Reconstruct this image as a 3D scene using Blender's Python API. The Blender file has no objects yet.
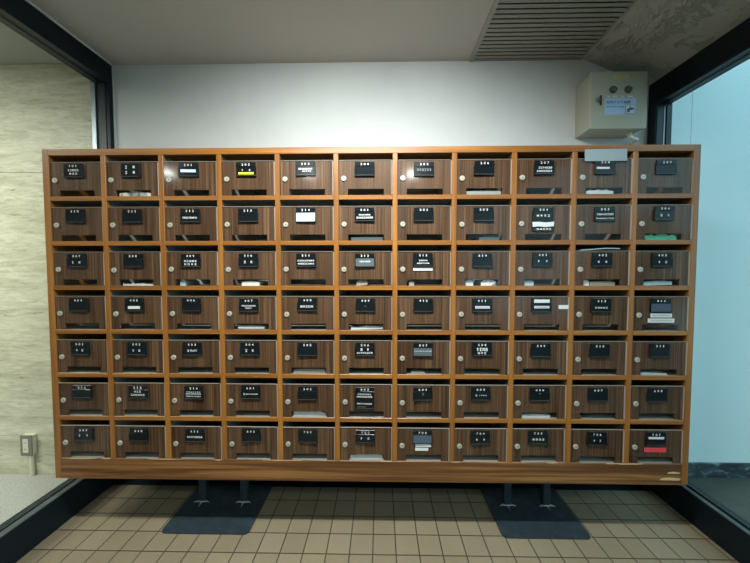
import bpy, bmesh, math, random
from mathutils import Vector, Matrix
PI = math.pi
sc = bpy.context.scene
C = sc.collection

# ------------------------------------------------------------------ camera
cam = bpy.data.cameras.new('camera'); co = bpy.data.objects.new('camera', cam); C.objects.link(co)
co.location = (0, 0, 1.217)
co.rotation_euler = (PI/2 - 0.039, 0.0008, 0.0169)
cam.sensor_width = 36; cam.lens = 36*303.84/750; cam.clip_start = 0.02
sc.camera = co

# ------------------------------------------------------------------ world, exposure
w = bpy.data.worlds.new('overcast_sky'); sc.world = w; w.use_nodes = True
bg = w.node_tree.nodes['Background']
bg.inputs[0].default_value = (0.44, 0.80, 0.96, 1); bg.inputs[1].default_value = 1.35
sc.view_settings.view_transform = 'Standard'; sc.view_settings.look = 'None'
sc.view_settings.gamma = 1; sc.view_settings.use_curve_mapping = False
sc.view_settings.exposure = 0.35

# ------------------------------------------------------------------ lamps (each sits in the ceiling; fittings are built further down)
LAMPS = [  # kind, location, size x, size y, watts, colour, spread degrees
    ('tube', (-0.10, 0.50, 2.320), 0.75, 0.07, 24.5, (0.97, 1.0, 0.97), 128),
    ('spot', (-0.86, -0.87, 2.335), 0.11, 0.11, 6.0, (0.97, 1.0, 0.95), 180),
    ('spot', (0.42, -0.87, 2.335), 0.11, 0.11, 6.0, (0.97, 1.0, 0.95), 180),
    ('spot', (-2.36, -0.87, 2.335), 0.11, 0.11, 6.0, (0.97, 1.0, 0.95), 180),
    ('tube', (-2.70, 0.60, 2.320), 1.10, 0.07, 20, (1.0, 1.0, 0.88), 128),
]
for kind, loc, sx, sy, watt, colr, spread in LAMPS:
    L = bpy.data.lights.new('lamp_light', 'AREA'); o = bpy.data.objects.new('lamp_light', L); C.objects.link(o)
    L.shape = 'RECTANGLE' if kind == 'tube' else 'DISK'
    L.size = sx
    if kind == 'tube': L.size_y = sy
    L.energy = watt; L.color = colr; L.spread = math.radians(spread)
    o.location = loc
    if kind == 'tube': o.rotation_euler = (math.radians(35), 0, 0)   # trough tilted to wash the wall

# ------------------------------------------------------------------ helpers
def mat(name, color, rough=0.5, metal=0.0, spec=0.5, coat=0.0, coat_rough=0.1):
    m = bpy.data.materials.new(name); m.use_nodes = True
    b = m.node_tree.nodes['Principled BSDF']
    b.inputs['Base Color'].default_value = (*color, 1); b.inputs['Roughness'].default_value = rough
    b.inputs['Metallic'].default_value = metal; b.inputs['Specular IOR Level'].default_value = spec
    b.inputs['Coat Weight'].default_value = coat; b.inputs['Coat Roughness'].default_value = coat_rough
    return m
class N:
    """small node helper"""
    def __init__(s, m): s.m = m; s.nt = m.node_tree; s.b = s.nt.nodes['Principled BSDF']
    def new(s, t, **kw):
        n = s.nt.nodes.new(t)
        for k, v in kw.items():
            if k in n.inputs.keys() if hasattr(n.inputs, 'keys') else False: n.inputs[k].default_value = v
            else: setattr(n, k, v)
        return n
    def link(s, a, b): s.nt.links.new(a, b)
    def coords(s, scale=(1, 1, 1), offset_random=False, kind='Object'):
        tc = s.new('ShaderNodeTexCoord'); mp = s.new('ShaderNodeMapping'); mp.inputs['Scale'].default_value = scale
        src = tc.outputs[kind]
        if offset_random:
            oi = s.new('ShaderNodeObjectInfo'); ml = s.new('ShaderNodeMath', operation='MULTIPLY'); ml.inputs[1].default_value = 37.0
            ad = s.new('ShaderNodeVectorMath', operation='ADD'); s.link(oi.outputs['Random'], ml.inputs[0])
            s.link(tc.outputs[kind], ad.inputs[0]); s.link(ml.outputs[0], ad.inputs[1]); src = ad.outputs[0]
        s.link(src, mp.inputs['Vector']); return mp.outputs[0]
    def noise(s, vec, scale, detail=4, rough=0.55, dist=0):
        n = s.new('ShaderNodeTexNoise'); n.inputs['Scale'].default_value = scale; n.inputs['Detail'].default_value = detail
        n.inputs['Roughness'].default_value = rough; n.inputs['Distortion'].default_value = dist; s.link(vec, n.inputs['Vector']); return n.outputs[0]
    def ramp(s, fac, stops):
        r = s.new('ShaderNodeValToRGB'); e = r.color_ramp.elements
        while len(e) < len(stops): e.new(0.5)
        for i, (p, c) in enumerate(stops): e[i].position = p; e[i].color = (*c, 1) if len(c) == 3 else c
        s.link(fac, r.inputs[0]); return r.outputs[0]
    def mix(s, fac, a, b, mode='MIX'):
        n = s.new('ShaderNodeMix', data_type='RGBA', blend_type=mode)
        if isinstance(fac, float): n.inputs[0].default_value = fac
        else: s.link(fac, n.inputs[0])
        for k, v in ((6, a), (7, b)):
            if isinstance(v, tuple): n.inputs[k].default_value = (*v, 1)
            else: s.link(v, n.inputs[k])
        return n.outputs[2]
    def bump(s, h, strength, dist=0.01):
        n = s.new('ShaderNodeBump'); n.inputs['Strength'].default_value = strength; n.inputs['Distance'].default_value = dist
        s.link(h, n.inputs['Height']); s.link(n.outputs[0], s.b.inputs['Normal'])
    def base(s, c): s.link(c, s.b.inputs['Base Color'])

def wood(name, axis, dark, mid, light, rough=0.38, coat=0.25, fine=1.0):
    m = mat(name, mid, rough, coat=coat, coat_rough=0.25); n = N(m)
    sc_ = [26*fine, 26*fine, 26*fine]; sc_[axis] = 1.1
    v = n.coords(tuple(sc_), offset_random=True)
    a = n.noise(v, 1.0, 6, 0.6, 0.6)
    sc2 = [110, 110, 110]; sc2[axis] = 2.5
    b = n.noise(n.coords(tuple(sc2), offset_random=True), 1.0, 3, 0.5)
    c1 = n.ramp(a, [(0.30, dark), (0.5, mid), (0.72, light)])
    c2 = n.ramp(b, [(0.3, (0.78, 0.74, 0.70)), (0.65, (1.05, 1.03, 1.0))])
    n.base(n.mix(1.0, c1, c2, 'MULTIPLY')); n.bump(b, 0.12, 0.002)
    return m

M = {}
M['wood_v'] = wood('honey_wood_upright', 2, (0.185, 0.068, 0.012), (0.29, 0.115, 0.019), (0.37, 0.160, 0.028))
M['wood_h'] = wood('honey_wood_level', 0, (0.185, 0.068, 0.012), (0.29, 0.115, 0.019), (0.37, 0.160, 0.028))
M['board'] = wood('worn_base_board_wood', 0, (0.060, 0.023, 0.007), (0.150, 0.060, 0.016), (0.38, 0.185, 0.060), rough=0.45, coat=0.1, fine=1.7)
# door laminate: dark brown with fine upright stripes
m = mat('walnut_laminate', (0.13, 0.075, 0.045), 0.5, spec=0.25); n = N(m)
v = n.coords((210, 1, 2.0), offset_random=True); a = n.noise(v, 1.0, 3, 0.6)
v2 = n.coords((38, 1, 0.7), offset_random=True); b = n.noise(v2, 1.0, 3, 0.5)
c1 = n.ramp(a, [(0.33, (0.052, 0.025, 0.013)), (0.52, (0.105, 0.056, 0.030)), (0.72, (0.195, 0.118, 0.068))])
c2 = n.ramp(b, [(0.35, (0.70, 0.66, 0.62)), (0.62, (1.12, 1.08, 1.02))])
n.base(n.mix(1.0, c1, c2, 'MULTIPLY')); M['laminate'] = m
m = mat('compartment_lining', (0.25, 0.235, 0.21), 0.7); M['lining'] = m
M['plate'] = mat('black_plate_plastic', (0.006, 0.009, 0.011), 0.20, spec=0.35)
M['grey_plate'] = mat('slate_grey_insert', (0.09, 0.11, 0.12), 0.3)
M['blue_plate'] = mat('bluish_grey_insert', (0.07, 0.10, 0.14), 0.1)
M['ink'] = mat('white_lettering', (0.85, 0.87, 0.84), 0.5)
M['dim_ink'] = mat('faded_grey_lettering', (0.22, 0.24, 0.25), 0.5)
M['dark_ink'] = mat('dark_lettering', (0.10, 0.11, 0.12), 0.5)
M['paper'] = mat('white_paper', (0.66, 0.68, 0.67), 0.6)
M['blue_paper'] = mat('pale_blue_label', (0.58, 0.72, 0.78), 0.5)
M['yellow'] = mat('yellow_label', (0.72, 0.70, 0.05), 0.5)
M['red'] = mat('red_tape', (0.75, 0.06, 0.07), 0.45)
M['chrome'] = mat('lock_nickel', (0.50, 0.48, 0.40), 0.38, metal=0.3)
M['keyhole'] = mat('keyhole_dark', (0.03, 0.03, 0.03), 0.5)
M['hinge'] = mat('pale_hinge_strip', (0.55, 0.52, 0.46), 0.4)
M['steel'] = mat('dark_blue_grey_steel', (0.028, 0.045, 0.058), 0.42, metal=0.2)
n = N(M['steel']); v = n.coords((1, 1, 1)); a = n.noise(v, 26, 6, 0.7)
n.base(n.ramp(a, [(0.35, (0.022, 0.036, 0.046)), (0.6, (0.035, 0.054, 0.068)), (0.78, (0.075, 0.095, 0.105))]))
M['weld'] = mat('bare_weld_metal', (0.50, 0.57, 0.60), 0.4, metal=0.4)
M['black_frame'] = mat('black_painted_steel', (0.004, 0.010, 0.015), 0.45, spec=0.3)
M['grey_frame'] = mat('dark_grey_aluminium', (0.016, 0.027, 0.034), 0.45, metal=0.2)
M['bright_frame'] = mat('polished_aluminium', (0.24, 0.29, 0.32), 0.4, metal=0.9)
M['sill_top'] = mat('weathered_sill_metal', (0.085, 0.105, 0.105), 0.45, metal=0.2)
# thin clear glass / acrylic
def clear(name, tint, ior=1.5, rough=0.0, fac=None):
    m = bpy.data.materials.new(name); m.use_nodes = True; nt = m.node_tree; nt.nodes.clear()
    o = nt.nodes.new('ShaderNodeOutputMaterial'); mx = nt.nodes.new('ShaderNodeMixShader')
    t = nt.nodes.new('ShaderNodeBsdfTransparent'); t.inputs[0].default_value = (*tint, 1)
    g = nt.nodes.new('ShaderNodeBsdfGlossy'); g.inputs['Roughness'].default_value = rough; g.inputs[0].default_value = (1, 1, 1, 1)
    f = nt.nodes.new('ShaderNodeFresnel'); f.inputs[0].default_value = ior
    gm = nt.nodes.new('ShaderNodeNewGeometry'); iv = nt.nodes.new('ShaderNodeMath'); iv.operation = 'SUBTRACT'; iv.inputs[0].default_value = 1
    ml = nt.nodes.new('ShaderNodeMath'); ml.operation = 'MULTIPLY'; nt.links.new(gm.outputs['Backfacing'], iv.inputs[1])
    nt.links.new(iv.outputs[0], ml.inputs[0]); nt.links.new(f.outputs[0], ml.inputs[1]); nt.links.new(ml.outputs[0], mx.inputs[0]); nt.links.new(t.outputs[0], mx.inputs[1]); nt.links.new(g.outputs[0], mx.inputs[2])
    nt.links.new(mx.outputs[0], o.inputs[0]); return m
M['glass'] = clear('window_glass', (0.96, 0.98, 0.97), 1.35)
M['acrylic'] = clear('clear_acrylic', (0.97, 0.97, 0.96), 1.36, 0.11)
M['film'] = clear('crinkled_clear_film', (0.80, 0.84, 0.86), 1.9, 0.2)

# plaster walls and ceiling
def plaster(name, col, var=0.06, bump=0.15, scale=60):
    m = mat(name, col, 0.85); n = N(m); v = n.coords((1, 1, 1))
    a = n.noise(v, 2.2, 5, 0.6); lo = tuple(c*(1-var) for c in col); hi = tuple(min(1, c*(1+var)) for c in col)
    n.base(n.ramp(a, [(0.3, lo), (0.7, hi)])); n.bump(n.noise(v, scale, 4), bump, 0.003); return m
M['wall'] = plaster('white_plaster', (0.64, 0.68, 0.68))
M['ceil'] = plaster('grey_white_ceiling', (0.46, 0.475, 0.455), 0.02)
M['cyan_wall'] = plaster('pale_cyan_paint', (0.76, 0.86, 0.86), 0.025, 0.08, 30)
M['room'] = plaster('plain_room_paint', (0.60, 0.59, 0.56))
m = plaster('peeling_ceiling_paint', (0.40, 0.42, 0.38), 0.10, 0.0); n = N(m); v = n.coords((1, 1, 1))
b = n.noise(v, 9, 9, 0.75, 0.2)
r = n.ramp(b, [(0.52, (0, 0, 0)), (0.60, (1, 1, 1))])
bn = n.new('ShaderNodeBump'); bn.inputs['Strength'].default_value = 0.8; bn.inputs['Distance'].default_value = 0.006
n.link(r, bn.inputs['Height']); n.link(bn.outputs[0], n.b.inputs['Normal']); M['peel'] = m
# travertine
m = mat('travertine', (0.62, 0.6, 0.5), 0.45); n = N(m)
v = n.coords((1.6, 1, 9)); a = n.noise(v, 1.6, 9, 0.7, 1.0); v2 = n.coords((7, 1, 44)); b = n.noise(v2, 1.6, 8, 0.78, 0.6)
c1 = n.ramp(a, [(0.32, (0.44, 0.43, 0.32)), (0.5, (0.59, 0.58, 0.45)), (0.68, (0.70, 0.69, 0.56))])
c2 = n.ramp(b, [(0.33, (0.50, 0.48, 0.42)), (0.42, (0.86, 0.85, 0.82)), (0.55, (1.05, 1.05, 1.05))])
n.base(n.mix(1.0, c1, c2, 'MULTIPLY')); n.bump(b, 0.2, 0.002); M['travertine'] = m
M['joint'] = mat('stone_joint', (0.36, 0.34, 0.27), 0.8)
# granite floor
m = mat('pale_granite', (0.45, 0.45, 0.42), 0.5); n = N(m); v = n.coords((1, 1, 1))
a = n.noise(v, 130, 3, 0.7); n.base(n.ramp(a, [(0.35, (0.33, 0.34, 0.32)), (0.55, (0.47, 0.48, 0.45)), (0.7, (0.58, 0.58, 0.55))])); M['granite'] = m
m = mat('grey_green_concrete', (0.16, 0.18, 0.16), 0.6); n = N(m); v = n.coords((1, 1, 1)); a = n.noise(v, 5, 7, 0.65)
n.base(n.ramp(a, [(0.3, (0.055, 0.058, 0.046)), (0.7, (0.085, 0.088, 0.070))])); M['concrete'] = m
m = mat('scuffed_dark_skirting', (0.04, 0.06, 0.07), 0.6); n = N(m); v = n.coords((1, 1, 2.2)); a = n.noise(v, 11, 8, 0.7, 0.8)
n.base(n.ramp(a, [(0.44, (0.014, 0.026, 0.032)), (0.53, (0.04, 0.065, 0.075)), (0.62, (0.22, 0.28, 0.30))])); M['skirting'] = m
# floor tiles: 100 mm grid
m = mat('beige_floor_tile', (0.3, 0.26, 0.18), 0.5); n = N(m)
tc = n.new('ShaderNodeTexCoord'); mp = n.new('ShaderNodeMapping'); mp.inputs['Location'].default_value = (0.0318, -1.6518 + 2.0, 0)
n.link(tc.outputs['Object'], mp.inputs['Vector'])
br = n.new('ShaderNodeTexBrick'); br.offset = 0; br.squash = 1
for k, val in (('Scale', 1.0), ('Mortar Size', 0.0028), ('Mortar Smooth', 0.2), ('Bias', 0.0), ('Brick Width', 0.1), ('Row Height', 0.1)): br.inputs[k].default_value = val
br.inputs['Color1'].default_value = (0.245, 0.205, 0.135, 1); br.inputs['Color2'].default_value = (0.28, 0.235, 0.155, 1); br.inputs['Mortar'].default_value = (0.060, 0.052, 0.036, 1)
n.link(mp.outputs[0], br.inputs['Vector'])
sp = n.noise(tc.outputs['Object'], 300, 2, 0.6); s2 = n.ramp(sp, [(0.35, (0.86, 0.86, 0.86)), (0.65, (1.06, 1.05, 1.03))])
st = n.noise(tc.outputs['Object'], 3, 5, 0.6); s3 = n.ramp(st, [(0.3, (0.90, 0.88, 0.86)), (0.7, (1.04, 1.04, 1.04))])
n.base(n.mix(1.0, n.mix(1.0, br.outputs['Color'], s2, 'MULTIPLY'), s3, 'MULTIPLY'))
inv = n.new('ShaderNodeMath', operation='SUBTRACT'); inv.inputs[0].default_value = 1; n.link(br.outputs['Fac'], inv.inputs[1]); n.bump(inv.outputs[0], 0.5, 0.002)
M['tile'] = m
M['box_paint'] = plaster('beige_box_enamel', (0.43, 0.45, 0.37), 0.03, 0.03); 
M['box_paint'].node_tree.nodes['Principled BSDF'].inputs['Roughness'].default_value = 0.45
M['sticker_blue'] = mat('blue_printed_sticker', (0.42, 0.62, 0.85), 0.4)
M['blue_ink'] = mat('blue_print', (0.03, 0.10, 0.32), 0.5)
M['cream'] = mat('cream_plastic', (0.72, 0.70, 0.56), 0.45)
M['grey_plastic'] = mat('grey_plastic', (0.20, 0.21, 0.18), 0.5)
M['grille'] = mat('grille_grey_enamel', (0.30, 0.32, 0.29), 0.55)
M['shelf_grey'] = mat('shelf_top_lit_grey', (0.29, 0.30, 0.275), 0.55)  # tops lighter than undersides: light on compartment floors put into the colour
M['void'] = mat('dark_duct', (0.02, 0.022, 0.02), 0.9)
M['green_film'] = mat('green_plastic_wrap', (0.06, 0.45, 0.25), 0.25, coat=0.6)
M['diffuser'] = mat('lamp_diffuser', (0.9, 0.9, 0.85), 0.4)

class MB:
    def __init__(s): s.bm = bmesh.new(); s.mi = 0
    def box(s, x0, x1, y0, y1, z0, z1, mi=None, bevel=0.0, seg=1):
        mi = s.mi if mi is None else mi
        r = bmesh.ops.create_cube(s.bm, size=1.0); vs = r['verts']
        for v in vs: v.co = Vector(((x0+x1)/2 + v.co.x*(x1-x0), (y0+y1)/2 + v.co.y*(y1-y0), (z0+z1)/2 + v.co.z*(z1-z0)))
        fs = set(f for v in vs for f in v.link_faces)
        for f in fs: f.material_index = mi
        if bevel > 0:
            es = list(set(e for v in vs for e in v.link_edges))
            r2 = bmesh.ops.bevel(s.bm, geom=es, offset=bevel, segments=seg, affect='EDGES', profile=0.5)
            for f in r2['faces']: f.material_index = mi
        return s
    def poly(s, pts, d, mi=None):
        """extrude polygon pts (list of 3-vectors) by vector d"""
        mi = s.mi if mi is None else mi
        a = [s.bm.verts.new(p) for p in pts]; b = [s.bm.verts.new(Vector(p)+Vector(d)) for p in pts]
        fs = [s.bm.faces.new(a), s.bm.faces.new(list(reversed(b)))]
        k = len(pts)
        for i in range(k): fs.append(s.bm.faces.new((a[(i+1) % k], a[i], b[i], b[(i+1) % k])))
        for f in fs: f.material_index = mi
        return s
    def cyl(s, c, axis, r, h, seg=20, mi=None, r2=None):
        mi = s.mi if mi is None else mi
        q = Vector((0, 0, 1)).rotation_difference(Vector(axis)).to_matrix().to_4x4()
        mt = Matrix.Translation(Vector(c)) @ q @ Matrix.Translation((0, 0, h/2))
        r_ = bmesh.ops.create_cone(s.bm, cap_ends=True, segments=seg, radius1=r, radius2=r if r2 is None else r2, depth=h, matrix=mt)
        for f in set(f for v in r_['verts'] for f in v.link_faces): f.material_index = mi
        return s
    def tube(s, pts, r, seg=10, mi=None):
        mi = s.mi if mi is None else mi
        rings = []; pts = [Vector(p) for p in pts]
        for i, p in enumerate(pts):
            t = (pts[min(i+1, len(pts)-1)] - pts[max(i-1, 0)]).normalized()
            u = t.orthogonal().normalized() if i == 0 else (rings_u - t*rings_u.dot(t)).normalized()
            rings_u = u; w_ = t.cross(u)
            rings.append([s.bm.verts.new(p + (u*math.cos(2*PI*k/seg) + w_*math.sin(2*PI*k/seg))*r) for k in range(seg)])
        for a, b in zip(rings, rings[1:]):
            for k in range(seg): s.bm.faces.new((a[k], a[(k+1) % seg], b[(k+1) % seg], b[k])).material_index = mi
        s.bm.faces.new(list(reversed(rings[0]))).material_index = mi; s.bm.faces.new(rings[-1]).material_index = mi
        return s
    def mesh(s, name, mats):
        bmesh.ops.recalc_face_normals(s.bm, faces=s.bm.faces[:])
        me = bpy.data.meshes.new(name); s.bm.to_mesh(me); s.bm.free()
        for m_ in (mats if isinstance(mats, (list, tuple)) else [mats]): me.materials.append(m_)
        return me
    def build(s, name, mats, parent=None, loc=(0, 0, 0), **tags):
        o = bpy.data.objects.new(name, s.mesh(name, mats)); C.objects.link(o); o.location = loc
        if parent: o.parent = parent
        for k, v_ in tags.items(): o[k] = v_
        return o
def link_mesh(name, me, parent, loc=(0, 0, 0), **tags):
    o = bpy.data.objects.new(name, me); C.objects.link(o); o.location = loc; o.parent = parent
    for k, v_ in tags.items(): o[k] = v_
    return o
def thing(name, label, cat, loc=(0, 0, 0), group=None):
    o = bpy.data.objects.new(name, None); C.objects.link(o); o.location = loc; o.empty_display_size = 0.1
    o['label'] = label; o['category'] = cat
    if group: o['group'] = group
    return o

_tc = {}
def text_tris(s, size, bold=0.0):
    """vertices and faces of a flat string, centred on 0,0 (x right, y up)"""
    key = (s, size, bold)
    if key in _tc: return _tc[key]
    cu = bpy.data.curves.new('t', 'FONT'); cu.body = s; cu.size = size; cu.offset = bold; cu.resolution_u = 3
    cu.align_x = 'CENTER'; cu.align_y = 'CENTER'
    ob = bpy.data.objects.new('t', cu); C.objects.link(ob); bpy.context.view_layer.update()
    ev = ob.evaluated_get(bpy.context.evaluated_depsgraph_get()); me = ev.to_mesh()
    vs = [tuple(v_.co) for v_ in me.vertices]; fs = [tuple(p.vertices) for p in me.polygons]
    ev.to_mesh_clear(); bpy.data.objects.remove(ob); bpy.data.curves.remove(cu)
    if vs:
        cx = (min(v_[0] for v_ in vs)+max(v_[0] for v_ in vs))/2; cy = (min(v_[1] for v_ in vs)+max(v_[1] for v_ in vs))/2
        vs = [(a-cx, b-cy) for a, b, _ in vs]
    _tc[key] = (vs, fs); return _tc[key]
def put_text(mb, s, x, z, y, h=None, w=None, mi=1, bold=0.0):
    """write s on a surface facing -Y; (x, z) centre; y the surface"""
    vs, fs = text_tris(s, 0.1, bold)
    if not vs: return
    W = max(v_[0] for v_ in vs)*2; H = max(v_[1] for v_ in vs)*2
    sx = sz = 1
    if h: sz = h/H; sx = sz
    if w: sx = w/W; sz = sz if h else sx
    bv = [mb.bm.verts.new((x+a*sx, y, z+b*sz)) for a, b in vs]
    for f in fs:
        try: mb.bm.faces.new([bv[i] for i in f]).material_index = mi
        except ValueError: pass
def glyphs(mb, rnd, x, z, y, w, h, n, mi=1, solid=0.5):
    """a row of n small dense worn characters, too blurred to read"""
    cw = w/n
    for i in range(n):
        gx = x - w/2 + cw*(i+0.5); s = min(cw*0.70, h*1.0)/2; hh = h/2; t = h*0.17
        k = rnd.randint(0, 3)
        bars = [(-s, s, hh-t, hh), (-s, s, -hh, -hh+t)] if k < 2 else [(-s, s, hh*0.45, hh*0.45+t), (-s*0.8, s*0.8, -hh*0.5, -hh*0.5+t)]
        bars += [(-t/2, t/2, -hh, hh)] if k % 2 else [(-s, -s+t, -hh, hh), (s-t, s, -hh, hh)]
        if rnd.random() < solid: bars += [(-s*0.7, s*0.7, -t*0.5, t*0.5)]
        for a, b, c, d in bars:
            vs = [mb.bm.verts.new((gx+p, y, z+q)) for p, q in ((a, c), (b, c), (b, d), (a, d))]
            mb.bm.faces.new(vs).material_index = mi

def struct(o, **k):
    o['kind'] = 'structure'; return o

# ------------------------------------------------------------------ the room
H = 2.347; XR = 1.48; XL = -1.48; YW = 1.70
mb = MB(); mb.box(-1.55, 1.53, -2.6, 1.652, -0.08, 0.0)
struct(mb.build('floor', M['tile']))
struct(MB().box(-1.55, 1.53, 1.652, 1.75, -0.08, 0.0).build('trim_1', M['black_frame']))
struct(MB().box(-4.3, -1.575, -2.6, 1.80, -0.08, 0.0).build('floor_left', M['granite']))
struct(MB().box(1.536, 5.5, -6.0, 1.80, -0.08, 0.0).build('floor_right', M['concrete']))
struct(MB().box(XL, XR, YW, YW+0.2, 0.0, H+0.2).build('wall_back', M['wall']))
struct(MB().box(-1.515, 1.49, 1.690, 1.70, 0.0, 0.06).build('baseboard_back', M['black_frame']))
struct(MB().box(-4.3, 1.50, -2.8, -2.6, 0, H+0.1).build('wall_front', M['room']))
struct(MB().box(-4.5, -4.3, -2.8, 1.93, 0, H+0.1).build('wall_left', M['room']))
# travertine wall of the next room, stone courses with thin joints
mb = MB(); mb.box(-4.3, XL, 1.733, 1.93, 0.0, H+0.04, 0)
courses = [0.0, 0.235, 1.775, H+0.034]
for a, b in zip(courses, courses[1:]):
    for x0, x1 in ((-4.3, -3.12), (-3.117, -1.50)):
        mb.box(x0, x1, 1.73, 1.74, a+0.0015, b-0.0015, 1)
struct(mb.build('wall_left_far', [M['joint'], M['travertine']]))
struct(MB().box(XL-0.12, XL, YW, 1.93, 0, H).build('trim_2', M['black_frame']))
# pale wall outdoors on the right, with one upright seam
mb = MB(); mb.box(1.53, 1.752, 1.775, 1.93, 0.0, 3.6); mb.box(1.755, 5.5, 1.775, 1.93, 0, 3.6); mb.box(1.752, 1.755, 1.779, 1.93, 0, 3.6)
struct(mb.build('wall_right_far', M['cyan_wall']))
struct(MB().box(1.49, 5.5, 1.762, 1.775, 0.0, 0.085, bevel=0.002).build('baseboard_right', M['skirting']))
struct(MB().box(XR, 1.575, 1.70, 1.93, 0.0, 3.0).build('trim_3', M['black_frame']))
# ceiling: flat over both rooms with the grille opening, then the slanted strip on the right
GX0, GX1, GY0, GY1 = 0.492, 1.080, 0.95, 1.698
mb = MB()
mb.box(-1.60, GX0, -2.6, 1.93, H, H+0.12); mb.box(-4.3, -1.60, -2.6, 1.93, H+0.034, H+0.12); mb.box(GX0, 1.097, -2.6, GY0, H, H+0.12); mb.box(GX1, 1.097, GY0, YW, H, H+0.12)
struct(mb.build('ceiling', M['ceil']))
mb = MB()
mb.poly([(1.097, -2.6, H), (1.50, -2.6, 2.182), (1.50, -2.6, H+0.15), (1.097, -2.6, H+0.15)], (0, 4.3, 0))
slope = struct(mb.build('ceiling_slope', M['peel']))
rnd = random.Random(5)
mb = MB()
dirv = Vector((0.403, 0, -0.165)).normalized(); nrm = Vector((-0.165, 0, -0.403)).normalized()
for i in range(150):                     # curled flakes of paint hanging from the slanted strip
    t = min(0.40, max(0.02, rnd.gauss(0.10, 0.045))); y = 0.75 + 0.92*rnd.random()
    p = Vector((1.097, y, H)) + dirv*t + nrm*0.0008
    L_, W_ = 0.006+0.026*rnd.random()**2, 0.002+0.007*rnd.random(); an = rnd.gauss(0.2, 0.4)
    u = Vector((dirv.x*math.sin(an), math.cos(an), dirv.z*math.sin(an))); v_ = nrm.cross(u)
    a = [p - u*L_ - v_*W_*rnd.random(), p + u*L_*0.9, p + u*L_*0.4 + v_*W_ + nrm*0.006*rnd.random(), p - u*L_*0.6 + v_*W_*0.8 + nrm*0.004*rnd.random()]
    mb.poly(a, nrm*0.0005)
fl = mb.build('peeling_paint', M['ceil'], parent=slope); fl['kind'] = 'stuff'
# glazed screens left and right: sill, head, posts, glass
def strips(name, rects, parent=None):
    mats = [M['black_frame'], M['grey_frame'], M['bright_frame'], M['sill_top']]
    mb = MB()
    for r_ in rects: mb.box(*r_[:6], r_[6], bevel=0.0012)
    return mb.build(name, mats, parent=parent)
W1 = struct(strips('window_1', [(-1.562, XL, -2.6, 1.70, 2.236, H, 0), (-1.500, XL+0.003, -2.6, 1.668, 2.234, 2.240, 1), (-1.550, -1.520, -2.6, 1.668, 2.233, 2.240, 1)]))
strips('window_frame', [(-1.575, XL+0.001, 1.672, 1.70, 0.146, 2.236, 0), (-1.536, -1.498, 1.668, 1.674, 0.15, 2.24, 1), (-1.574, -1.550, 1.664, 1.674, 0.15, 2.245, 2)], W1)
MB().box(-1.561, -1.555, -2.6, 1.662, 0.15, 2.237).build('glass_pane', M['glass'], parent=W1)
struct(strips('trim_4', [(-1.600, -1.515, -2.6, 1.70, 0.0, 0.146, 0), (-1.545, -1.5155, -2.6, 1.70, 0.146, 0.152, 3), (-1.575, -1.548, -2.6, 1.70, 0.146, 0.156, 1)]))
struct(MB().box(XL, XL+0.007, -2.6, 1.70, H-0.007, H).box(XL, XL+0.005, 1.695, 1.70, 0.06, H-0.007).build('trim_6', M['wall']))
XF = 1.447
W2 = struct(strips('window_2', [(XF, 1.526, -2.6, 1.70, 2.085, 2.235, 0), (XF-0.002, 1.460, -2.6, 1.655, 2.083, 2.090, 1), (1.484, 1.510, -2.6, 1.655, 2.082, 2.090, 1), (1.50, 1.62, -2.6, 1.7, 2.235, 2.6, 0)]))
strips('window_frame', [(XF-0.001, 1.526, 1.652, 1.70, 0.0, 2.085, 0), (XF+0.004, 1.484, 1.648, 1.653, 0.147, 2.07, 1), (1.488, 1.494, 1.649, 1.653, 0.147, 2.07, 2), (1.499, 1.525, 1.646, 1.653, 0.147, 2.07, 1)], W2)
MB().box(1.518, 1.524, -2.6, 1.645, 0.147, 2.086).build('glass_pane', M['glass'], parent=W2)
struct(strips('trim_5', [(1.49, 1.565, -2.6, 1.765, 0.0, 0.143, 0), (1.4905, 1.510, -2.6, 1.765, 0.143, 0.148, 3), (1.521, 1.542, -2.6, 1.765, 0.143, 0.152, 1)]))

# ------------------------------------------------------------------ lamp fittings in the ceiling
for kind, loc, sx, sy, watt, colr, spread in LAMPS:
    where = {-0.10: 'over the middle of the lobby', -2.70: 'over the room with the stone wall', -0.86: 'left of the middle of the lobby, nearest the back', 0.42: 'right of the middle of the lobby, nearest the back', -2.36: 'beyond the left glass screen, nearest the back'}[loc[0]]
    t = thing('ceiling_light', ('long slim tube light in the ceiling ' if kind == 'tube' else 'small round downlight in the ceiling ')+where, 'ceiling light', (loc[0], loc[1], H))
    mb = MB()
    if kind == 'tube':
        for a in ((-sx/2-0.03, sx/2+0.03, -sy/2-0.03, -sy/2-0.004), (-sx/2-0.03, sx/2+0.03, sy/2+0.004, sy/2+0.03), (-sx/2-0.03, -sx/2-0.004, -sy/2-0.004, sy/2+0.004), (sx/2+0.004, sx/2+0.03, -sy/2-0.004, sy/2+0.004)):
            mb.box(a[0], a[1], a[2], a[3], -0.026, 0.0, 0)
    else:
        seg = 28; r0, r1 = sx/2+0.004, sx/2+0.022
        for k in range(seg):
            a0, a1 = 2*PI*k/seg, 2*PI*(k+1)/seg
            mb.poly([(r0*math.cos(a0), r0*math.sin(a0), 0), (r1*math.cos(a0), r1*math.sin(a0), 0), (r1*math.cos(a1), r1*math.sin(a1), 0), (r0*math.cos(a1), r0*math.sin(a1), 0)], (0, 0, -0.014))
    mb.build('trim_ring', M['hinge'], parent=t)

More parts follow.
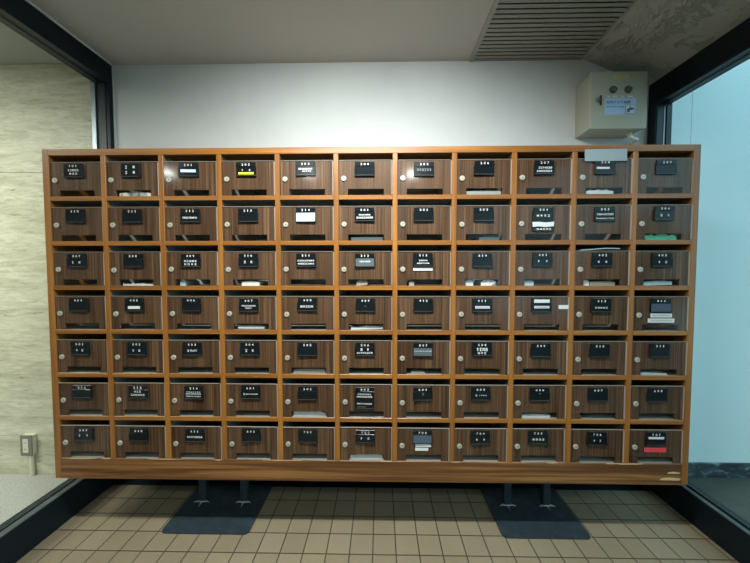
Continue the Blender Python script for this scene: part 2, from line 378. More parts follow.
# ------------------------------------------------------------------ ceiling grille
g = thing('ceiling_grille', 'grey slatted air grille set in the ceiling above the mailboxes', 'grille', (GX0, GY0, H))
mb = MB(); wx, wy = GX1-GX0, GY1-GY0
mb.box(-0.012, 0.010, 0, wy, -0.006, 0.02); mb.box(wx-0.010, wx, 0, wy, -0.004, 0.02)
mb.box(0.010, wx-0.010, wy-0.012, wy, -0.004, 0.02); mb.box(0.010, wx-0.010, 0, 0.012, -0.004, 0.02)
mb.build('grille_frame', M['grille'], parent=g)
MB().box(0, wx, 0, wy, 0.095, 0.1).build('duct_back', M['void'], parent=g)
sl = MB(); 
sl.poly([(0.010, -0.011, -0.001), (0.010, 0.003, -0.004), (0.010, 0.011, 0.006), (0.010, 0.014, 0.022), (0.010, 0.012, 0.022), (0.010, 0.008, 0.008), (0.010, 0.002, -0.001), (0.010, -0.011, 0.001)], (wx-0.020, 0, 0))
sm = sl.mesh('slat', M['grille'])
ny = int((wy-0.03)/0.026)
for i in range(ny): link_mesh('slat', sm, g, (0, wy-0.024-0.026*i, 0))

# ------------------------------------------------------------------ the bank of mailboxes
CX0, CX1, CZ0, CZ1, CY0, CY1 = -1.476, 1.350, 0.2705, 1.7425, 1.32, 1.69
CW = 0.2542; DV = 0.0215; SIDE = 0.0285
cab = thing('mailbox_cabinet', 'wide wooden wall of seventy-seven numbered mailboxes, eleven columns by seven rows', 'mailbox cabinet', (CX0, CY0, CZ0))
def P(x, y, z): return (x-CX0, y-CY0, z-CZ0)
def cbox(mb, x0, x1, y0, y1, z0, z1, mi=0, bevel=0.0):
    a = P(x0, y0, z0); b = P(x1, y1, z1); mb.box(a[0], b[0], a[1], b[1], a[2], b[2], mi, bevel)
DEP = CY1-CY0
for x0, x1 in ((CX0, CX0+SIDE), (CX1-SIDE, CX1)):
    mb = MB(); mb.box(0, x1-x0, 0, DEP, 0, CZ1-CZ0, 0, 0.002); mb.build('side_panel', M['wood_v'], cab, P(x0, CY0, CZ0))
mb = MB(); mb.box(0, CX1-CX0-2*SIDE, 0, DEP, 0, 0.0275, 0, 0.0015); mb.build('top_panel', M['wood_h'], cab, P(CX0+SIDE, CY0, CZ1-0.0275))
mb = MB(); mb.box(0, CX1-CX0-2*SIDE, DEP-0.012, DEP, 0, CZ1-CZ0-0.0275-0.02); mb.build('back_panel', M['lining'], cab, P(CX0+SIDE, CY0, CZ0+0.02))
# base board with worn chips along its top edge
mb = MB(); LB = CX1-CX0-2*SIDE
mb.box(0, LB, 0, 0.0055, 0, 0.095, 0, 0.0015); mb.box(0, LB, 0.0055, DEP-0.012, 0.075, 0.0935, 1); mb.box(0, LB, 0.02, DEP, 0, 0.018, 0)
chips = [(0.005, 0.165, 0.0945, 2.6), (0.19, 0.23, 0.094, 2), (0.40, 0.55, 0.0945, 2), (0.70, 0.74, 0.093, 2), (0.92, 1.10, 0.0945, 2), (2.18, 2.23, 0.0945, 2), (2.44, 2.60, 0.0935, 3.5), (1.45, 1.50, 0.094, 2), (1.76, 1.80, 0.094, 2)]
M['chip'] = mat('bare_splintered_wood', (0.62, 0.42, 0.22), 0.7)
for a, b, z, th in chips:
    th *= 0.001; pts = []
    rr = random.Random(int(a*1000)); nn = 7
    top = [(a+(b-a)*i/nn, -0.0006, z+0.0012) for i in range(nn+1)]; bot = [(a+(b-a)*i/nn, -0.0006, z-th*(0.3+1.0*rr.random())*math.sin(PI*(i+0.3)/(nn+0.6))) for i in range(nn, -1, -1)]
    mb.poly(top+bot, (0, 0.001, 0), 2)
for (x, z, w_, h_) in ((LB-0.063, 0.052, 0.056, 0.008), (LB-0.095, 0.022, 0.092, 0.012)):
    mb.poly([(x, -0.0006, z), (x+w_*0.9, -0.0006, z-h_*0.1), (x+w_, -0.0006, z+h_*0.6), (x+w_*0.5, -0.0006, z+h_), (x+w_*0.1, -0.0006, z+h_*0.7)], (0, 0.001, 0), 2)
mb.build('base_board', [M['board'], M['shelf_grey'], M['chip']], cab, P(CX0+SIDE, CY0, CZ0), label='dark worn board along the foot with chipped edge')
# dividers (continuous uprights) and shelves
zt = CZ1-0.0275; zb = CZ0+0.095
xs = [CX0+0.015+CW*(i+1) for i in range(10)]
dm = MB(); dm.box(0, DV, 0, 0.02, 0, zt-zb, 0, 0.0015); dm.box(0.003, DV-0.003, 0.02, DEP-0.012, 0, zt-zb, 1); dm = dm.mesh('divider', [M['wood_v'], M['lining']])
for x in xs: link_mesh('divider', dm, cab, P(x-DV/2, CY0, zb))
edges = [CX0+SIDE] + [e for x in xs for e in (x-DV/2, x+DV/2)] + [CX1-SIDE]
RZ = [1.5285-0.1955*j for j in range(6)]; RV = 0.0192
for z in RZ:
    mb = MB()
    for k in range(11):
        a, b = edges[2*k], edges[2*k+1]
        mb.box(a-CX0, b-CX0, 0, 0.0055, -RV/2, RV/2, 0, 0.0012)
        mb.box(a-CX0-0.002, b-CX0+0.002, 0.0055, DEP-0.012, -RV/2+0.003, 0, 2); mb.box(a-CX0-0.002, b-CX0+0.002, 0.0055, DEP-0.012, 0, RV/2-0.0015, 1)
    mb.build('shelf', [M['wood_h'], M['shelf_grey'], M['lining']], cab, P(CX0, CY0, z))
numbers = ['101', '', '201', '202', '203', '204', '205', '206', '207', '208', '209',
           '210', '211', '212', '213', '214', '301', '302', '303', '304', '305', '306',
           '307', '308', '309', '310', '311', '312', '313', '314', '401', '402', '403',
           '404', '405', '406', '407', '408', '409', '410', '411', '', '413', '414',
           '501', '502', '503', '504', '505', '506', '507', '508', '509', '510', '511',
           '512', '513', '514', '601', '602', '603', '604', '605', '606', '607', '608',
           '609', '610', '611', '612', '701', '702', '703', '704', '705', '706', '707']
# marks on each name plate, mm: x from plate centre, y down from top of the number strip
K2 = lambda d, y, h=10: [('k', -d, y, h, h, 1), ('k', d, y, h, h, 1)]
marks = {
 0: [('k', 0, 28, 50, 8, 5), ('k', 0, 43, 40, 8, 3)], 1: [('k', -17, 17, 12, 12, 1), ('k', 17, 17, 12, 12, 1), ('k', -17, 40, 12, 12, 1), ('k', 17, 40, 12, 12, 1)],
 2: [('s', 0, 35, 64, 12, 'blue_paper')], 3: K2(16, 34, 8)+[('s', 0, 47, 66, 9, 'yellow')], 4: [('k', 0, 31, 60, 7, 9), ('k', 6, 41, 40, 6, 5)],
 6: [('g', 0, 34, 64, 11, 6)], 8: [('k', 3, 31, 58, 8, 7), ('k', 0, 45, 66, 8, 9)], 9: [('s', -10, 34, 54, 8, 'paper')],
 13: [('t', 0, 39, 62, 8, 'FREE/TEMPO')], 15: [('s', 0, 41, 82, 36, 'blue_paper')], 16: [('k', 0, 31, 50, 6, 8), ('k', 0, 43, 72, 8, 9)],
 19: [('k', 0, 35, 62, 9, 4)], 20: [('t', 0, 31, 70, 8, 'TAMA FACTORY'), ('t', 0, 48, 72, 5, 'Production Tools')], 21: K2(15, 38),
 22: K2(15, 37, 9), 24: [('k', 0, 32, 58, 8, 5), ('k', 0, 46, 60, 8, 4)], 25: K2(14, 37), 26: [('k', 0, 32, 74, 7, 9), ('k', 0, 45, 72, 7, 10)],
 27: [('k', 0, 35, 50, 6, 7)], 28: [('k', 0, 32, 38, 6, 5), ('k', 0, 44, 54, 6, 7)], 30: K2(17, 36, 9), 31: K2(16, 38, 8), 32: K2(14, 38, 9),
 34: [('s', 0, 41, 52, 12, 'paper')], 36: [('k', 0, 32, 62, 6, 10), ('k', 0, 42, 30, 5, 5)], 37: [('k', 0, 37, 58, 9, 5)], 38: [('g', 0, 34, 6, 5, 1)],
 40: [('s', 0, 38, 62, 10, 'paper'), ('d', 0, 38, 56, 5, 8)], 41: [('s', 0, 12, 66, 14, 'paper'), ('s', 0, 38, 64, 10, 'paper'), ('d', 0, 38, 58, 5, 8)],
 42: [('k', 0, 38, 58, 7, 5)], 44: K2(13, 37, 9), 45: K2(14, 37, 9), 46: [('k', -16, 36, 9, 9, 1), ('t', 8, 36, 30, 8, 'PLAY')], 47: K2(14, 36, 11),
 49: K2(14, 29, 11)+[('k', 0, 44, 70, 7, 8)], 50: [('k', 0, 35, 76, 4, 12)], 51: [('k', 0, 29, 50, 14, 4), ('k', 0, 45, 40, 9, 3)],
 56: [('k', 0, 28, 34, 8, 3), ('k', 0, 42, 64, 8, 8)], 57: [('k', 0, 26, 68, 5, 7), ('k', 0, 34, 70, 5, 10), ('k', 0, 45, 70, 5, 10)],
 58: [('k', -28, 36, 9, 8, 1), ('k', 6, 36, 54, 5, 7)], 60: [('k', 0, 31, 60, 6, 8), ('k', 0, 42, 70, 7, 10), ('k', 0, 73, 66, 6, 9), ('g', -12, 87, 36, 4, 6)],
 61: [('g', 0, 29, 12, 9, 1)], 62: [('k', -20, 35, 8, 7, 1), ('k', 8, 35, 36, 4, 4)], 63: [('g', 0, 25, 10, 5, 2)],
 66: K2(17, 33, 9), 68: [('k', 0, 35, 70, 8, 9)], 71: K2(16, 36, 9), 73: K2(16, 36, 8), 74: [('k', 0, 36, 56, 8, 4)], 75: K2(13, 36, 8),
 76: [('s', 0, 24, 66, 9, 'paper')],
}
inserts = {50: 'grey_plate', 72: 'blue_plate', 43: 'blue_plate', 27: 'grey_plate', 15: 'plate'}  # one bluish insert carries the outdoor reflection in its colour
long_plate = {60: 98, 19: 100}
# stickers on the door itself (mm): x from plate centre, y below strip top, w, h, material, caption style, description
door_stickers = {
 19: [(0, 72, 92, 22, 'paper', 0, 'torn white paper label')],
 28: [(0, 69, 84, 13, 'paper', 0, 'long white paper label')],
 43: [(6, 73, 90, 17, 'paper', 8, 'white label with small dark lettering'), (6, 95, 112, 18, 'paper', 9, 'wider white label with small dark lettering')],
 41: [(96, 38, 42, 17, 'paper', 0, 'white label by the hinge')],
 72: [(4, 68, 72, 16, 'paper', 0, 'upper white paper label'), (-2, 87, 58, 13, 'paper', 0, 'lower white paper label')],
 76: [(2, 80, 94, 20, 'red', 0, 'red tape label')],
}
DW, DH = 0.2265, 0.1472
# shared door meshes; origin at the door's lower left front corner
dmb = MB(); nx0, nx1, nz = 0.039, 0.194, 0.0268
dmb.poly([(0, 0.002, 0), (nx0, 0.002, 0), (nx0, 0.002, nz), (nx1, 0.002, nz), (nx1, 0.002, 0), (DW, 0.002, 0), (DW, 0.002, DH), (0, 0.002, DH)], (0, 0.006, 0))
door_me = dmb.mesh('mailbox_door', M['laminate'])
cmb = MB(); cmb.box(0.0005, DW-0.0005, 0.0, 0.0018, 0.0, DH, 0); 
cover_me = cmb.mesh('cover_panel', M['acrylic'])
emb = MB(); emb.box(0, DW, -0.0005, 0.0035, DH, DH+0.0014, 0); edge_me = emb.mesh('edge_strip', mat('acrylic_edge', (0.34, 0.33, 0.29), 0.3))
hmb = MB(); hmb.box(DW+0.0008, DW+0.0042, -0.002, 0.010, 0.001, DH-0.001, 0, 0.0006); hinge_me = hmb.mesh('hinge', mat('white_hinge', (0.33, 0.295, 0.245), 0.4))
lmb = MB(); lmb.cyl((0, 0.0, 0), (0, -1, 0), 0.0112, 0.003, 24, 0, 0.0105); lmb.cyl((0, -0.003, 0), (0, -1, 0), 0.0075, 0.0008, 20, 0); lmb.box(-0.0015, 0.0045, -0.0042, -0.0036, -0.0013, 0.0013, 1)
lock_me = lmb.mesh('lock', [M['chrome'], M['keyhole']])
rnd = random.Random(11)
for i in range(77):
    r_, c_ = divmod(i, 11)
    x0 = edges[2*c_]+0.0012
    z0 = (RZ[r_]+RV/2 if r_ < 6 else zb) + 0.0008
    num = numbers[i]
    lab = ('mailbox door numbered '+num) if num else {1: 'mailbox door of top row with four large white characters', 41: 'mailbox door with white labels over its number'}[i]
    door = link_mesh('mailbox_door', door_me, cab, P(x0, CY0+0.003, z0), label=lab)
    door.rotation_euler = (rnd.gauss(0, 0.006), 0, rnd.gauss(0, 0.006))
    link_mesh('cover_panel', cover_me, door)
    link_mesh('edge_strip', edge_me, door)
    link_mesh('hinge', hinge_me, door)
    lk = link_mesh('lock', lock_me, door, (0.0215+rnd.gauss(0, 0.0006), 0, 0.0700+rnd.gauss(0, 0.001)))
    lk.rotation_euler = (0, rnd.uniform(-0.6, 0.6), 0)
    px = 0.1112+rnd.gauss(0, 0.0012); pz = DH-0.0075+rnd.gauss(0, 0.0008)
    yf = -0.0065
    hh = long_plate.get(i, 60)*0.001
    # number strip
    if i != 1:
        mb = MB(); jx = rnd.gauss(0, 0.001)
        mb.box(jx-0.0415, jx+0.0415, yf, 0, -0.0178, 0, 0, 0.0006)
        if num:
            for k, ch in enumerate(num): put_text(mb, ch, jx+(k-1)*0.0142, -0.0098, yf-0.0003, h=0.0090, w=(0.0026 if ch == '1' else 0.0066), mi=1, bold=0.001)
        mb.build('number_plate', [M['plate'], M['ink']], door, (px, 0, pz))
    # name plate and its marks
    mb = MB(); top = 0.0 if i == 1 else -0.0185
    mb.box(-0.043, 0.043, yf, 0, -hh, top, 0, 0.0008)
    ins = inserts.get(i, 'plate'); mats = [M['plate'], M['ink'], M['dim_ink'], M['dark_ink'], M[ins], M['paper'], M['blue_paper'], M['yellow']]
    if ins != 'plate': mb.box(-0.040, 0.040, yf-0.0008, yf, -hh+0.004, top-0.003, 4)
    else: mb.box(-0.040, 0.040, yf-0.0005, yf, -hh+0.0035, -hh+0.0045, 3)
    gr = random.Random(100+i); y_ = yf-0.0012
    for mk in marks.get(i, []):
        k, x, y, w_, h_, a = mk; x *= .001; y *= -.001; w_ *= .001; h_ *= .001
        if k == 'k': glyphs(mb, gr, x, y, y_, w_, h_, a, 1)
        elif k == 'g': glyphs(mb, gr, x, y, y_, w_, h_, a, 2)
        elif k == 'd': glyphs(mb, gr, x, y, y_-0.0012, w_, h_, a, 3)
        elif k == 't': put_text(mb, a, x, y, y_, h=h_, w=w_, mi=1, bold=0.001)
        elif k == 's': mb.box(x-w_/2, x+w_/2, y_-0.0006, yf, y-h_/2, y+h_/2, {'paper': 5, 'blue_paper': 6, 'yellow': 7}[a])
    if i == 15:
        for q in range(4): glyphs(mb, gr, 0, -0.029-0.008*q, y_-0.0008, 0.055, 0.004, 11, 2)
    if i == 19: glyphs(mb, gr, 0.003, -0.092, y_, 0.064, 0.008, 5, 1)
    nm = mb.build('name_plate', mats, door, (px, 0, pz)); nm.rotation_euler = (gr.gauss(0, 0.01), 0, gr.gauss(0, 0.025))
    if ins != 'plate': nm['label'] = {50: 'grey name insert', 72: 'bluish grey name insert', 43: 'glossy name insert with bluish reflection in its colour', 27: 'grey name insert'}[i]
    for sx_, sy_, sw, sh, mt, cap, desc in door_stickers.get(i, []):
        mb = MB(); sw *= .001; sh *= .001; rr = random.Random(i*7+int(sy_))
        if i == 19: pts = [(-sw/2, 0, sh*0.45), (-sw*0.2, 0, sh*0.5), (sw*0.1, 0, sh*0.38), (sw/2, 0, sh*0.5), (sw*0.48, 0, -sh*0.35), (sw*0.1, 0, -sh*0.5), (-sw*0.25, 0, -sh*0.38), (-sw*0.48, 0, -sh*0.5)]
        elif i == 72 and sy_ < 80: pts = [(-sw/2, 0, sh/2), (sw*0.4, 0, sh/2), (sw*0.42, 0, sh*.1), (sw/2, 0, 0), (sw*0.48, 0, -sh/2), (-sw/2+0.003, 0, -sh/2)]
        else: pts = [(-sw/2, 0, sh/2), (sw/2, 0, sh/2), (sw/2, 0, -sh/2), (-sw/2, 0, -sh/2)]
        mb.poly(pts, (0, 0.0012, 0), 0)
        if cap: glyphs(mb, rr, 0, 0, -0.0003, sw*0.8, sh*0.35, cap, 1)
        yy = (yf-0.0026) if (i in (19,) ) else -0.0016
        mb.build('sticker', [M[mt], M['dark_ink']], door, (px+sx_*.001, yy, pz-sy_*.001), label=desc)

# ------------------------------------------------------------------ post seen in the boxes, plus shapes added for window reflections
def bundle(idx, off, w_, th, mats, name, label, cat, depth=0.19, wavy=0.0, up=0.0, skew=0.0, front=0.016):
    """a folded sheet or packet lying on the compartment floor, its front end showing in the window"""
    r_, c_ = divmod(idx, 11); x0 = edges[2*c_]+0.0012+0.039+off; z0 = (RZ[r_]+RV/2-0.001 if r_ < 6 else zb-0.001)+0.0002+up
    rr = random.Random(idx*3+1); nx_ = 12; bm = bmesh.new(); mbx = MB()
    rows = []
    ny_ = 6
    for s_ in (0, 1):
        grid = []
        for j in range(ny_+1):
            row = []
            for k in range(nx_+1):
                u = k/nx_; v_ = j/ny_
                zz = (th*(0.82+0.18*math.sin(PI*u)) + wavy*(rr.random()-0.3)*th) if s_ else 0.0
                zz = max(zz, 0.0008) if s_ else 0.0
                row.append(mbx.bm.verts.new((u*w_, v_*depth, zz+skew*u*th)))
            grid.append(row)
        rows.append(grid)
    for s_ in (0, 1):
        for j in range(ny_):
            for k in range(nx_):
                q = rows[s_]; mbx.bm.faces.new((q[j][k], q[j][k+1], q[j+1][k+1], q[j+1][k]))
    def side(a, b):
        for k in range(len(a)-1): mbx.bm.faces.new((a[k], a[k+1], b[k+1], b[k]))
    side(rows[0][0], rows[1][0]); side(rows[0][-1], rows[1][-1])
    side([r__[0] for r__ in rows[0]], [r__[0] for r__ in rows[1]]); side([r__[-1] for r__ in rows[0]], [r__[-1] for r__ in rows[1]])
    o = mbx.build(name, mats, loc=(x0, CY0+front, z0)); o['label'] = label; o['category'] = cat; o['group'] = 'post lying in the mailboxes'
    return o
M['magazine'] = mat('glossy_colour_print', (0.5, 0.5, 0.5), 0.25, coat=0.5); n = N(M['magazine']); v = n.coords((1, 1, 1), offset_random=True)
a = n.noise(v, 24, 3, 0.6, 0.5); n.base(n.ramp(a, [(0.36, (0.03, 0.05, 0.06)), (0.47, (0.35, 0.42, 0.42)), (0.55, (0.8, 0.82, 0.8)), (0.68, (0.75, 0.40, 0.30))]))
M['wrap'] = mat('plastic_wrapped_paper', (0.62, 0.66, 0.68), 0.18, coat=0.8); n = N(M['wrap']); v = n.coords((1, 1, 1)); n.bump(n.noise(v, 60, 5, 0.7, 1.0), 0.9, 0.004)
M['kraft'] = mat('grey_brown_card', (0.30, 0.28, 0.24), 0.7)
M['slate'] = mat('slate_blue_envelope', (0.06, 0.085, 0.10), 0.5)
M['bluepaper2'] = mat('pale_blue_leaflet', (0.40, 0.52, 0.57), 0.5)
bundle(1, 0.006, 0.145, 0.022, M['magazine'], 'magazine', 'glossy colour magazine inside the top-row box with four white characters', 'magazine', wavy=0.2)
bundle(7, 0.003, 0.150, 0.022, mat('dull_grey_envelope', (0.27, 0.33, 0.345), 0.5), 'envelope', 'pale blue-grey envelope filling the window of box 206', 'envelope')
bundle(9, 0.004, 0.120, 0.022, M['wrap'], 'plastic_packet', 'crumpled clear-wrapped packet inside box 208', 'packet', wavy=0.5)
bundle(21, 0.002, 0.142, 0.022, M['green_film'], 'plastic_packet', 'shiny green plastic packet inside box 306', 'packet', wavy=0.5)
bundle(25, 0.034, 0.078, 0.021, M['paper'], 'envelope', 'short thick white envelope inside box 310', 'envelope')
bundle(23, 0.008, 0.138, 0.008, M['wrap'], 'plastic_packet', 'thin clear-wrapped packet inside box 308', 'packet', wavy=0.8)
bundle(24, 0.012, 0.024, 0.024, M['bluepaper2'], 'leaflet', 'narrow pale leaflet end inside box 309', 'leaflet')
bundle(27, 0.035, 0.048, 0.022, M['kraft'], 'leaflet', 'bent grey leaflet inside box 312', 'leaflet', wavy=0.4, skew=0.2)
bundle(28, 0.012, 0.022, 0.018, M['kraft'], 'leaflet', 'small creased grey leaflet inside box 313', 'leaflet', wavy=0.5)
bundle(29, 0.004, 0.034, 0.024, M['wrap'], 'plastic_packet', 'added packet shape standing for reflections at the left of the window of box 314', 'packet', wavy=0.4)  # wrapped shape added in place of reflections on the window
bundle(29, 0.072, 0.066, 0.024, M['magazine'], 'magazine', 'added magazine shape standing for reflections at the right of the window of box 314', 'magazine', wavy=0.3)  # colour print added to stand for reflections in the same window
bundle(30, 0.004, 0.042, 0.024, M['bluepaper2'], 'leaflet', 'pale leaflet at the left of the window of box 401', 'leaflet')
bundle(31, 0.000, 0.030, 0.025, M['paper'], 'envelope', 'small white envelope end at the left of the window of box 402', 'envelope')
bundle(31, 0.034, 0.108, 0.020, M['kraft'], 'package', 'flat grey package inside box 402 beside a white envelope end', 'package')
bundle(32, 0.002, 0.130, 0.018, M['bluepaper2'], 'leaflet', 'pale slanting leaflet inside box 403', 'leaflet', wavy=0.1, skew=0.25)
bundle(36, 0.014, 0.118, 0.013, M['paper'], 'envelope', 'long thin white envelope inside box 407', 'envelope', up=0.004)
bundle(38, 0.010, 0.140, 0.012, M['wrap'], 'leaflet', 'loose curled leaflets inside box 409', 'leaflet', wavy=0.6, skew=0.3)
bundle(48, 0.006, 0.142, 0.018, M['kraft'], 'leaflet', 'folded grey leaflet inside box 505', 'leaflet', skew=0.15)
bundle(50, 0.022, 0.060, 0.012, M['kraft'], 'leaflet', 'small grey leaflet inside box 507', 'leaflet')
bundle(54, 0.004, 0.120, 0.010, M['wrap'], 'leaflet', 'thin pale leaflet inside box 511', 'leaflet', wavy=0.4)
bundle(59, 0.004, 0.146, 0.020, M['wrap'], 'plastic_packet', 'white clear-wrapped packet inside box 602', 'packet', wavy=0.3)
bundle(63, 0.000, 0.130, 0.014, M['paper'], 'leaflet', 'white folded leaflets inside box 606', 'leaflet', wavy=0.2)
bundle(71, 0.004, 0.146, 0.021, M['wrap'], 'plastic_packet', 'silvery clear-wrapped packet inside box 702', 'packet', wavy=0.45)
bundle(18, 0.062, 0.086, 0.023, M['slate'], 'envelope', 'slate blue envelope inside box 303', 'envelope')
bundle(16, 0.012, 0.138, 0.020, M['slate'], 'envelope', 'dark slate envelope inside box 301', 'envelope')
# leaflet poking through the slot of box 402
x0 = edges[2*9]; mb = MB(); pts = []
for k in range(9):
    u = k/8; pts.append((0.03+u*0.165, 0, 0.0045+0.007*math.sin(PI*u*0.7)**2))
mb.poly(pts+[(p[0], 0, p[2]-0.0035) for p in reversed(pts)], (0, 0.06, 0))
z402 = RZ[2]+RV/2+DH+0.0042
o = mb.build('leaflet', M['bluepaper2'], loc=(x0, CY0+0.010, z402)); o['label'] = 'curled white leaflet caught in the slot above door 402'; o['category'] = 'leaflet'
# translucent paper strip over the slot of box 208
x0 = edges[2*9]; mb = MB()
mb.poly([(0.030, 0, -0.002), (0.206, 0, -0.001), (0.205, 0, 0.049), (0.029, 0, 0.047)], (0, 0.0008, 0))
mb.poly([(0.162, -0.001, 0.004), (0.190, -0.001, 0.008), (0.182, -0.001, 0.022), (0.168, -0.001, 0.018)], (0, 0.0008, 0))
M['tape'] = mat('milky_tape', (0.30, 0.37, 0.39), 0.35)
o = mb.build('tape_strip', M['tape'], loc=(x0-0.004, CY0-0.0045, 1.6755)); o['label'] = 'milky strip of tape across the slot of box 208'; o['category'] = 'tape'

# ------------------------------------------------------------------ steel stands under the cabinet
def stand(x0, x1, legs, label):
    t = thing('steel_stand', label, 'stand', (x0, 1.338, 0.0), 'steel stands under the mailboxes')
    wd = x1-x0; mb = MB(); r0 = 0.022; pts = []
    for cx_, cy_, a0 in ((r0, r0, PI), (wd-r0, r0, 1.5*PI), (wd, 0.312, None), (0, 0.312, None)):
        if a0 is None: pts.append((cx_, cy_, 0.0005))
        else:
            for k in range(5): a = a0+PI/2*k/4; pts.append((cx_+r0*math.cos(a), cy_+r0*math.sin(a), 0.0005))
    mb.poly(pts, (0, 0, 0.0085)); mb.build('base_plate', M['steel'], t)
    for lx in legs:
        mb = MB(); mb.box(-0.018, 0.018, 0, 0.036, 0.009, 0.2700, 0, 0.003); lg = mb.build('leg', M['steel'], t, (lx-x0, 0.184, 0))
        mb = MB()                       # ragged weld fillets spreading on to the plate
        mb.poly([(-0.004, 0.0, 0.0), (0.004, 0.0, 0.0), (0.001, -0.034, 0.0)], (0, 0, 0.004))
        mb.poly([(0.014, 0.0, 0.0), (0.020, 0.008, 0.0), (0.040, -0.004, 0.0)], (0, 0, 0.004))
        mb.poly([(-0.014, 0.0, 0.0), (-0.020, 0.008, 0.0), (-0.040, -0.004, 0.0)], (0, 0, 0.004))
        mb.tube([(-0.018, -0.001, 0.002), (0, -0.002, 0.003), (0.018, -0.001, 0.002)], 0.0028, 6)
        mb.build('weld', M['weld'], lg, (0, 0, 0.009), label='bright ragged weld')
stand(-1.016, -0.606, (-0.928, -0.710), 'dark steel stand with base plate under the left half of the mailboxes')
stand(0.556, 0.956, (0.653, 0.852), 'dark steel stand with base plate under the right half of the mailboxes')

# ------------------------------------------------------------------ control box on the wall
bx = thing('control_box', 'beige metal control box with two key switches above the mailboxes', 'control box', (1.053, 1.575, 1.923))
W_, H_ = 0.283, 0.282
mb = MB(); mb.box(0.004, W_-0.004, 0.012, 0.1245, 0.004, H_-0.004, 0, 0.004, 2); mb.build('housing', M['box_paint'], bx)
mb = MB(); mb.box(0, W_, 0, 0.014, 0, H_, 0, 0.004, 2); bd = mb.build('box_door', M['box_paint'], bx)
def bp(zx, zy): return ((zx-120)*0.000765, H_-(zy-72)*0.000783)
for zx in (265, 362):
    x, z = bp(zx, 188); mb = MB(); mb.cyl((0, 0, 0), (0, -1, 0), 0.018, 0.006, 24, 1, 0.017); mb.cyl((0, -0.006, 0), (0, -1, 0), 0.012, 0.005, 20, 0); mb.box(-0.002, 0.002, -0.0105, -0.01, -0.006, 0.006, 2); mb.box(0.004, 0.012, -0.016, -0.006, -0.003, 0.003, 0)
    mb.build('key_switch', [M['bright_frame'], M['dark_ink'], M['keyhole']], bd, (x, 0, z), label='round metal key switch')
x, z = bp(170, 252); mb = MB(); mb.cyl((0, 0, 0), (0, -1, 0), 0.012, 0.005, 20, 0); mb.box(-0.010, 0.012, -0.009, -0.004, -0.007, 0.009, 1, 0.002); mb.box(0.006, 0.013, -0.010, -0.003, -0.026, 0.020, 2, 0.001)
mb.build('latch', [M['grey_plastic'], M['bright_frame'], M['keyhole']], bd, (x, 0, z), label='metal latch')
x, z = bp(315, 109); mb = MB(); mb.box(-0.038, 0.038, -0.0010, 0, -0.008, 0.008, 0); put_text(mb, 'セキュリティ', 0, 0, -0.0014, h=0.008, w=0.052, mi=1)
mb.build('sticker', [mat('yellow_cream_label', (0.60, 0.56, 0.25), 0.5), M['dim_ink']], bd, (x, 0, z), label='small yellow label')
for zx, wz in ((262, 62), (358, 76)):
    x, z = bp(zx, 230); mb = MB(); w2 = wz*0.000765/2
    mb.box(-w2, -w2*0.55, -0.001, 0, -0.004, 0.004, 0); mb.box(w2*0.1, w2, -0.001, 0, -0.004, 0.004, 0); mb.build('sticker', M['paper'], bd, (x, 0, z), label='tiny white switch label')
x, z = bp(315, 293); mb = MB(); hw, hh = 0.0765, 0.040
mb.box(-hw, hw, -0.0012, 0, -hh, hh, 0)
put_text(mb, '防犯カメラ設置', -0.010, 0.021, -0.0018, h=0.015, w=0.118, mi=1, bold=0.001)
put_text(mb, 'SECURITY SYSTEM', -0.026, -0.002, -0.0018, h=0.0055, w=0.088, mi=1, bold=0.002)
mb.box(0.024, 0.072, -0.0018, -0.001, -0.038, 0.008, 1); mb.box(0.0262, 0.0698, -0.0024, -0.0016, -0.0358, 0.0058, 2)
mb.poly([(0.031, -0.0032, -0.022), (0.034, -0.0032, -0.012), (0.057, -0.0032, -0.006), (0.060, -0.0032, -0.017)], (0, 0.001, 0), 1)
mb.poly([(0.058, -0.0032, -0.009), (0.065, -0.0032, -0.008), (0.066, -0.0032, -0.017), (0.060, -0.0032, -0.017)], (0, 0.001, 0), 1)
mb.box(0.045, 0.049, -0.0032, -0.0022, -0.008, 0.002, 1); mb.box(0.033, 0.045, -0.0032, -0.0022, -0.029, -0.021, 1)
mb.build('sticker', [M['sticker_blue'], M['blue_ink'], M['paper']], bd, (x, 0, z), label='blue security camera sticker')
mb = MB(); mb.tube([(0.238, 0.05, 0.004), (0.238, 0.05, -0.010), (0.244, 0.052, -0.018), (0.262, 0.060, -0.022), (0.300, 0.075, -0.022), (0.310, 0.110, -0.022)], 0.008, 12); mb.cyl((0.238, 0.05, -0.008), (0, 0, 1), 0.0125, 0.012, 18)
mb.build('conduit', M['cream'], bx, label='short cream elbow conduit')

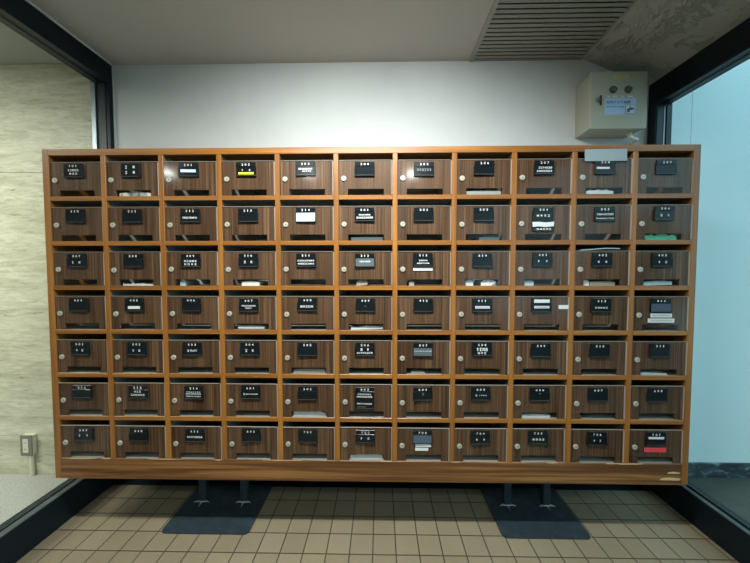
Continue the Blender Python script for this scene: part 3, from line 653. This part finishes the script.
# ------------------------------------------------------------------ socket on the stone wall
s = thing('wall_socket', 'grey surface socket box with cream outlet plate on the stone wall', 'socket', (-2.068, 1.73, 0.022))
fx = 1.73/1.82
mb = MB(); mb.box(-0.033, 0.033, -0.024, -0.0003, 0.110, 0.228, 0, 0.003, 2); mb.build('socket_box', M['cream'], s)
mb = MB(); mb.box(-0.035, 0.035, -0.030, -0.024, 0.107, 0.231, 0, 0.002); mb.build('cover_plate', M['grey_plastic'], s)
mb = MB(); mb.box(-0.016, 0.016, -0.033, -0.030, 0.128, 0.210, 0, 0.001)
for zc in (0.150, 0.188):
    for dx in (-0.005, 0.005): mb.box(dx-0.001, dx+0.001, -0.0336, -0.0328, zc-0.004, zc+0.004, 1)
mb.build('outlet', [M['cream'], M['keyhole']], s, label='cream outlet with slots')
mb = MB(); mb.tube([(0.012, -0.0125, 0.112), (0.012, -0.0125, 0.06), (0.012, -0.0125, -0.0215)], 0.011, 14); mb.build('conduit', M['cream'], s)

# ------------------------------------------------------------------ leafy shrubs outdoors on the right, mirrored in the glossy doors
M['leaf'] = mat('green_leaf', (0.06, 0.20, 0.07), 0.4); n = N(M['leaf']); v = n.coords((1, 1, 1)); a = n.noise(v, 9, 3, 0.6)
n.base(n.ramp(a, [(0.35, (0.03, 0.12, 0.04)), (0.65, (0.12, 0.34, 0.12))])); M['stem'] = mat('brown_stem', (0.10, 0.07, 0.04), 0.8)
def shrub(x, y, h, r, seed, label):
    rr = random.Random(seed); t = thing('shrub', label, 'shrub', (x, y, 0), 'shrubs outdoors on the right'); mb = MB()
    for k in range(7):
        a = 2*PI*k/7; mb.tube([(0.04*math.cos(a), 0.04*math.sin(a), 0), (0.4*r*math.cos(a), 0.4*r*math.sin(a), h*0.4), (0.7*r*math.cos(a+0.3), 0.7*r*math.sin(a+0.3), h*0.85)], 0.012, 6)
    mb.build('stem', M['stem'], t); mb = MB()
    for k in range(1300):
        d = Vector((rr.gauss(0, 1), rr.gauss(0, 1), rr.gauss(0, 1))).normalized()*(0.55+0.45*rr.random()**0.5)
        c = Vector((d.x*r, d.y*r, h*0.56+d.z*h*0.44)); u = Vector((rr.gauss(0, 1), rr.gauss(0, 1), rr.gauss(0, 1))).normalized(); w2 = u.orthogonal().normalized()
        L_ = 0.05+0.03*rr.random(); q = [c-u*L_, c+w2*L_*0.45, c+u*L_, c-w2*L_*0.45]
        mb.bm.faces.new([mb.bm.verts.new(p) for p in q])
    mb.build('foliage', M['leaf'], t)
shrub(3.15, -1.5, 1.5, 0.55, 1, 'tall leafy green shrub outdoors, nearest the mailboxes')
shrub(4.1, -2.4, 2.1, 0.7, 2, 'tallest leafy green shrub outdoors, furthest from the mailboxes')
